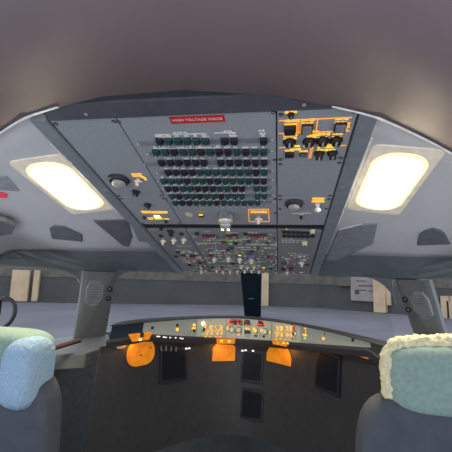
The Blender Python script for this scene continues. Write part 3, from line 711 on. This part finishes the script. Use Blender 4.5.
# ---------------------------------------------------------------- main instrument panel below the glareshield
ip = gs
def ipt(x, z): dy = -3.9 * x; L = math.hypot(dy, 1); o = .02 + (1.03 - z) * .16; return Vector((x + dy / L * o * 1.0 * (-1) * -1, yc_(x) - o / L, z))
def IPL(x, z): return Vector((x, yc_(x) - .02 - (1.03 - z) * .16, z))
b = MB(); X = [-.55 + 1.16 * i / 48 for i in range(49)]
b.grid([[IPL(x, zb(x) - .037) for x in X]] + [[IPL(x, z) for x in X] for z in (.9, .75, .55)], 'black2'); b.build('panel_board', ip, solid=.01)
def IF(x, z, lift=.006):
    s_ = -3.9 * x; ex = Vector((1, s_, 0)).normalized(); ez = Vector((s_, -1, .16)).normalized(); ez = (ez - ex * ez.dot(ex)).normalized(); ey = ez.cross(ex)
    R = Matrix((ex, ey, ez)).transposed().to_4x4(); R.translation = IPL(x, z) + ez * lift; return R
def ipx(px, py):
    d = ray(px, py).normalized(); t = .5
    while t < 3.2:
        p = CAMP + d * t
        if p.y > yc_(p.x) - .02 - (1.03 - p.z) * .16: break
        t += .002
    return p.x, p.z
# amber flood light put into glowing shapes under the lip; bezel plain beige
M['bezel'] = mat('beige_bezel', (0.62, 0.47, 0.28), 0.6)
M['flood_glow'] = mat('painted_flood_glow', (0.45, 0.15, 0.01), 0.6, emit=(1.0, 0.30, 0.01), es=0.32, noise=.3, scale=30)  # own emission stands in for flood light falling on panel and lip
def flood(px, py, wpx, hpx, label_, k='flood_glow'):
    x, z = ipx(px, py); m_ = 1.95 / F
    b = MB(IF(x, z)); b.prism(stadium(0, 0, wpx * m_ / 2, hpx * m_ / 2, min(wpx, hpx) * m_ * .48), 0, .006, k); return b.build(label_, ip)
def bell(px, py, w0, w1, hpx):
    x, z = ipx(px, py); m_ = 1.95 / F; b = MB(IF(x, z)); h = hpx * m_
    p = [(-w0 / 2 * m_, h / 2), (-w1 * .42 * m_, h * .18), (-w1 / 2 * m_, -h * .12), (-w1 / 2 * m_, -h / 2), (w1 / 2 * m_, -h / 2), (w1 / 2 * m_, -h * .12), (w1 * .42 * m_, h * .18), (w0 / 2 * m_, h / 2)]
    b.prism(p, 0, .006, 'flood_glow'); b.build('flood_glow_instrument', ip)
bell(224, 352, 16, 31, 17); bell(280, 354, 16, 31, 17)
flood(140, 352.5, 30, 21, 'flood_glow_instrument'); flood(120, 344, 10, 7, 'amber_corner', 'bezel'); flood(366, 352, 14, 8, 'amber_corner')
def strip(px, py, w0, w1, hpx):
    m_ = mpx(px, py); b = MB(GF(px, py, .012)); b.prism([(-w1 / 2 * m_, -hpx / 2 * m_), (w1 / 2 * m_, -hpx / 2 * m_), (w0 / 2 * m_, hpx / 2 * m_), (-w0 / 2 * m_, hpx / 2 * m_)], 0, .003, 'flood_glow'); return b.build('flood_glow_strip', gs)
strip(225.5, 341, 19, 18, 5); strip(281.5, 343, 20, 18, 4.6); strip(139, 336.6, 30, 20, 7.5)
for q in ((276, 342.6, 'green'), (280, 342.9, 'green'), (286, 343.2, 'yellow'), (290, 343.4, 'yellow'), (221, 340.8, 'yellow'), (229, 341.2, 'yellow'), (138, 339.5, 'hot')):
    m_ = mpx(q[0], q[1]); b = MB(GF(q[0], q[1], .015)); b.box((0, 0, .001), (2.4 * m_, 1.6 * m_, .002), q[2]); b.build('lit_button', gs)
for (px, py) in ((149, 347.5), (139.5, 355)):
    x, z = ipx(px, py); b = MB(IF(x, z, .0125)); b.box((0, 0, .001), (.010, .006, .002), 'black2'); b.build('instrument_pointer', ip)
b = MB(GF(139.5, 334.6, .013)); b.box((0, 0, .004), (.017, .020, .008), 'black'); b.build('black_box', gs)
b = MB()
for px, py in [(155.5, 336.2), (157.5, 336.3), (162, 336.8), (164, 337.2), (168.5, 337.4), (174, 337.6), (179, 338), (181, 338.6)]:
    m_ = mpx(px, py); b.box((0, 0, .001), (1.6 * m_, .9 * m_, .002), 'whitelit', W=GF(px, py, .014))
b.build('white_lit_marks', ip)
b = MB()
for i in range(6):
    x, z = ipx(323 + 6 * i, 347 + .45 * i); b.box((0, 0, .001), (.012, .006, .002), 'whitelit', W=IF(x, z))
b.build('white_lit_marks', ip)
for i, (px, py, wd, hh) in enumerate(((172, 364, .17, .17), (205, 372, .0, 0), (253, 366, .13, .17), (253, 404, .13, .15), (330, 372, .17, .17))):
    if wd == 0: continue
    x, z = ipx(px, py); W_ = IF(x, z)
    b = MB(W_); b.box((0, 0, .006), (wd, hh, .012), 'black', top=.96); s0 = b.build('display_screen', ip)
    b = MB(W_); b.box((0, 0, .0125), (wd * .82, hh * .82, .002), 'display'); b.build('screen_glass', s0)
b = MB()
for px, py in ((158.5, 348), (163.3, 348), (168.5, 348.4), (173.5, 348.6)):
    x, z = ipx(px, py); b.box((0, 0, .001), (.0035, .024, .002), 'lens_grey', W=IF(x, z, .022))
for px, py in ((184, 348.3), (187, 348), (243, 350.6), (246.5, 350.2), (254.5, 350.8)):
    x, z = ipx(px, py); b.box((0, 0, .001), (.012, .007, .002), 'whitelit', W=IF(x, z, .022))
b.build('screen_marks', ip)
def lamp(x, y, z, e, col=(1, .42, .06), r=.02):
    l = bpy.data.lights.new('flood_lamp', 'POINT'); l.energy = e; l.color = col; l.shadow_soft_size = r
    o = bpy.data.objects.new('flood_lamp', l); COL.objects.link(o); o.location = (x, y, z); return o
for px in (221, 286, 138):
    x, z = ipx(px, 342); p = IPL(x, .99); lamp(p.x, p.y - .05, zb(p.x) - .05, .06)
# centre pedestal
pd = thing('centre_pedestal', T(0, 1.5, 0), 'dark centre pedestal between the two seats', 'pedestal')
b = MB(); b.prism([(-.2, 1.1), (.2, 1.1), (.2, 1.9), (-.2, 1.9)], 0, .5, 'rail'); b.build('pedestal_body', pd, bevel=.02)
for sx in (-.05, .05):
    b = MB(); b.box((sx, 1.6, .55), (.03, .03, .1), 'black'); b.box((sx, 1.6, .61), (.06, .04, .03), 'white'); b.build('thrust_lever', pd, bevel=.004)

# ---------------------------------------------------------------- seats
def rbox(b, c, d, k, n=8, e=5.0):
    """superellipsoid cushion"""
    vs = []; fs = []; U, V = 40, 20
    sp = lambda w_, m_: math.copysign(abs(w_) ** m_, w_)
    for j in range(V + 1):
        ph = -math.pi / 2 + math.pi * j / V
        for i in range(U):
            th = 2 * math.pi * i / U
            vs.append((c[0] + d[0] / 2 * sp(math.cos(ph), 2 / e) * sp(math.cos(th), 2 / e), c[1] + d[1] / 2 * sp(math.cos(ph), 2 / e) * sp(math.sin(th), 2 / e), c[2] + d[2] / 2 * sp(math.sin(ph), 2 / e)))
    for j in range(V):
        for i in range(U): fs.append([j * U + i, j * U + (i + 1) % U, (j + 1) * U + (i + 1) % U, (j + 1) * U + i])
    b.add(vs, fs, k)
def seat(sg, label):
    X0 = sg * .60
    root = thing('pilot_seat', T(X0, 1.0, 0), label, 'seat')
    b = MB(); rbox(b, (X0, .98, .78), (.40, .12, .62), 'seat'); b.build('backrest', root, smooth=True)
    b = MB(); rbox(b, (X0, 1.2, .45), (.42, .46, .14), 'seat'); b.build('seat_cushion', root, smooth=True)
    b = MB(); b.box((X0, 1.1, .19), (.3, .4, .38), 'rail'); b.build('pedestal', root, bevel=.02)
    return root
s1 = seat(-1, 'left pilot seat with green and pale blue headrest cover')
s2 = seat(1, 'right pilot seat with cream fleece edged headrest')
b = MB(); rbox(b, (-.64, 1.0, 1.108), (.36, .16, .165), 'skin', e=4)
hr = b.build('headrest', s1, smooth=True)
b = MB()
for i in range(7):
    x = -.79 + .036 * i
    b.tube([(x - .03 + .03 * math.cos(a) * 0, 1.0 - .0815 * math.copysign(abs(math.cos(a)) ** .5, math.cos(a)), 1.106 + .0825 * math.copysign(abs(math.sin(a)) ** .5, math.sin(a))) for a in [math.radians(-20 + 12 * q) for q in range(14)]], .0013, 'fleece', n=5)
b.build('piping', hr)
b = MB(); rbox(b, (-.482, .955, 1.085), (.10, .15, .185), 'blueterry', e=3.2)
o = b.build('terry_cover', s1, smooth=True); o['label'] = 'pale blue terry cover on the inner end'
tx = bpy.data.textures.new('fuzz', 'CLOUDS'); tx.noise_scale = .012
def fuzz(o, st, lv=2):
    sd = o.modifiers.new('s', 'SUBSURF'); sd.levels = sd.render_levels = lv
    dm = o.modifiers.new('d', 'DISPLACE'); dm.texture = tx; dm.strength = st; dm.mid_level = .5; dm.texture_coords = 'GLOBAL'
fuzz(o, .006, 1)
b = MB(); rbox(b, (.635, .99, 1.13), (.325, .14, .165), 'skin', e=4.5); b.build('headrest', s2, smooth=True)
b = MB()
path = []
for i in range(25):
    t = i / 24
    if t < .22: u = t / .22; path.append((.482 - .004 * u, .965, 1.075 + .10 * u))
    elif t < .36: u = (t - .22) / .14 * math.pi / 2; path.append((.512 - .034 * math.cos(u), .965, 1.175 + .034 * math.sin(u)))
    else: u = (t - .36) / .64; path.append((.512 + .27 * u, .965, 1.209 + .008 * math.sin(u * 3)))
b.tube(path, .020, 'fleece', n=12)
o = b.build('fleece_trim', s2, smooth=True); o['label'] = 'cream fleece edge'; fuzz(o, .016, 2)

# black loop by the left side window
b = MB(); c = Vector((-.975, 1.42, 1.185)); pts = []
for i in range(28):
    a = 2 * math.pi * i / 28; pts.append((c.x + .062 * math.cos(a) + .012 * math.sin(a), c.y, c.z + .065 * math.sin(a)))
b.tube(pts, .0085, 'black', closed=True)
b.box((c.x - .055, c.y + .01, c.z + .03), (.06, .03, .075), 'black2')
lo = tag(b.build('hanging_loop', W=Matrix.Translation(c)), 'black loop handle beside the left side window', 'handle')

# ---------------------------------------------------------------- outside
b = MB(); b.add([(-160, 6, -3.2), (160, 6, -3.2), (160, 160, -3.2), (-160, 160, -3.2)], [[0, 1, 2, 3]], 'ground'); o = b.build('apron_ground'); struct(o)
o.name = 'ground'
LINE = [(-110, 45), (-60, 53), (-44, 56.8), (-31, 60.5), (-7, 70.8), (8, 70.9), (26, 59.4), (44, 45), (70, 20)]
bd = thing('terminal_building', T(0, 71, -3.2), 'long dark airport building beyond the grey apron with cream columns', 'building')
b = MB(); b.grid([[(x, y, z) for x, y in LINE] for z in (-3.2, 1.2)], 'facade'); b.build('lower_wall', bd, solid=.3)
b = MB(); b.grid([[(x, y, z) for x, y in LINE] for z in (1.2, 16)], 'facade_top'); b.build('upper_wall', bd, solid=.5)
b = MB(); b.grid([[(x, y, 16.2) for x, y in LINE], [(x * 1.3, y + 30, 16.2) for x, y in LINE]], 'facade'); b.build('roof', bd, solid=.4)
def bhit(px, py=295):
    d = ray(px, py); best = None
    for (a, c_) in zip(LINE, LINE[1:]):
        ex, ey = c_[0] - a[0], c_[1] - a[1]; det = d.x * -ey + ex * d.y
        t = ((a[0] - CAMP.x) * -ey + ex * (a[1] - CAMP.y)) / det; s_ = (d.x * (a[1] - CAMP.y) - d.y * (a[0] - CAMP.x)) / det
        if t > 0 and -.001 <= s_ <= 1.001: best = (t, math.atan2(ey, ex))
    return CAMP + d * best[0], best[1]
def bcol(x0, x1, y0, y1, k, name, out=.8):
    p, an = bhit((x0 + x1) / 2, 295); pa, _ = bhit(x0, y0); pb_, _ = bhit(x1, y0); zt = bhit((x0 + x1) / 2, y0)[0].z; zb = bhit((x0 + x1) / 2, y1)[0].z
    wd = math.hypot(pb_.x - pa.x, pb_.y - pa.y); zb = max(zb, -3.2)
    b = MB(T(p.x, p.y, 0) @ Matrix.Rotation(an, 4, 'Z')); b.box((0, -out / 2, (zt + zb) / 2), (wd, out, zt - zb), k); return b.build(name, bd)
bcol(260, 268.5, 262, 305.5, 'column', 'column'); bcol(376, 387.5, 262, 312, 'column', 'column', 1.4); bcol(387.5, 391.5, 262, 305, 'column', 'column')
bcol(441.5, 447, 296, 319, 'column', 'column', 1); bcol(447, 452, 296, 301, 'column', 'lintel', 1); bcol(450, 456, 296, 320, 'column', 'column', 1)
bcol(12, 29, 270, 301, 'column', 'column'); bcol(33.5, 39, 270, 301, 'column', 'column')
bcol(352, 376, 262, 301, 'siding', 'siding_panel', .6)
for (x0, x1, y) in ((358, 368, 281), (360, 374, 285.6), (357, 367.5, 290), (370, 375, 291)): bcol(x0, x1, y - .35, y + .4, 'facade', 'window_slit', .7)
bcol(356.5, 360.5, 290.5, 294, 'facade', 'window_slit', .7)
bcol(340, 352, 262, 286, 'facade_top', 'upper_bay', .8)
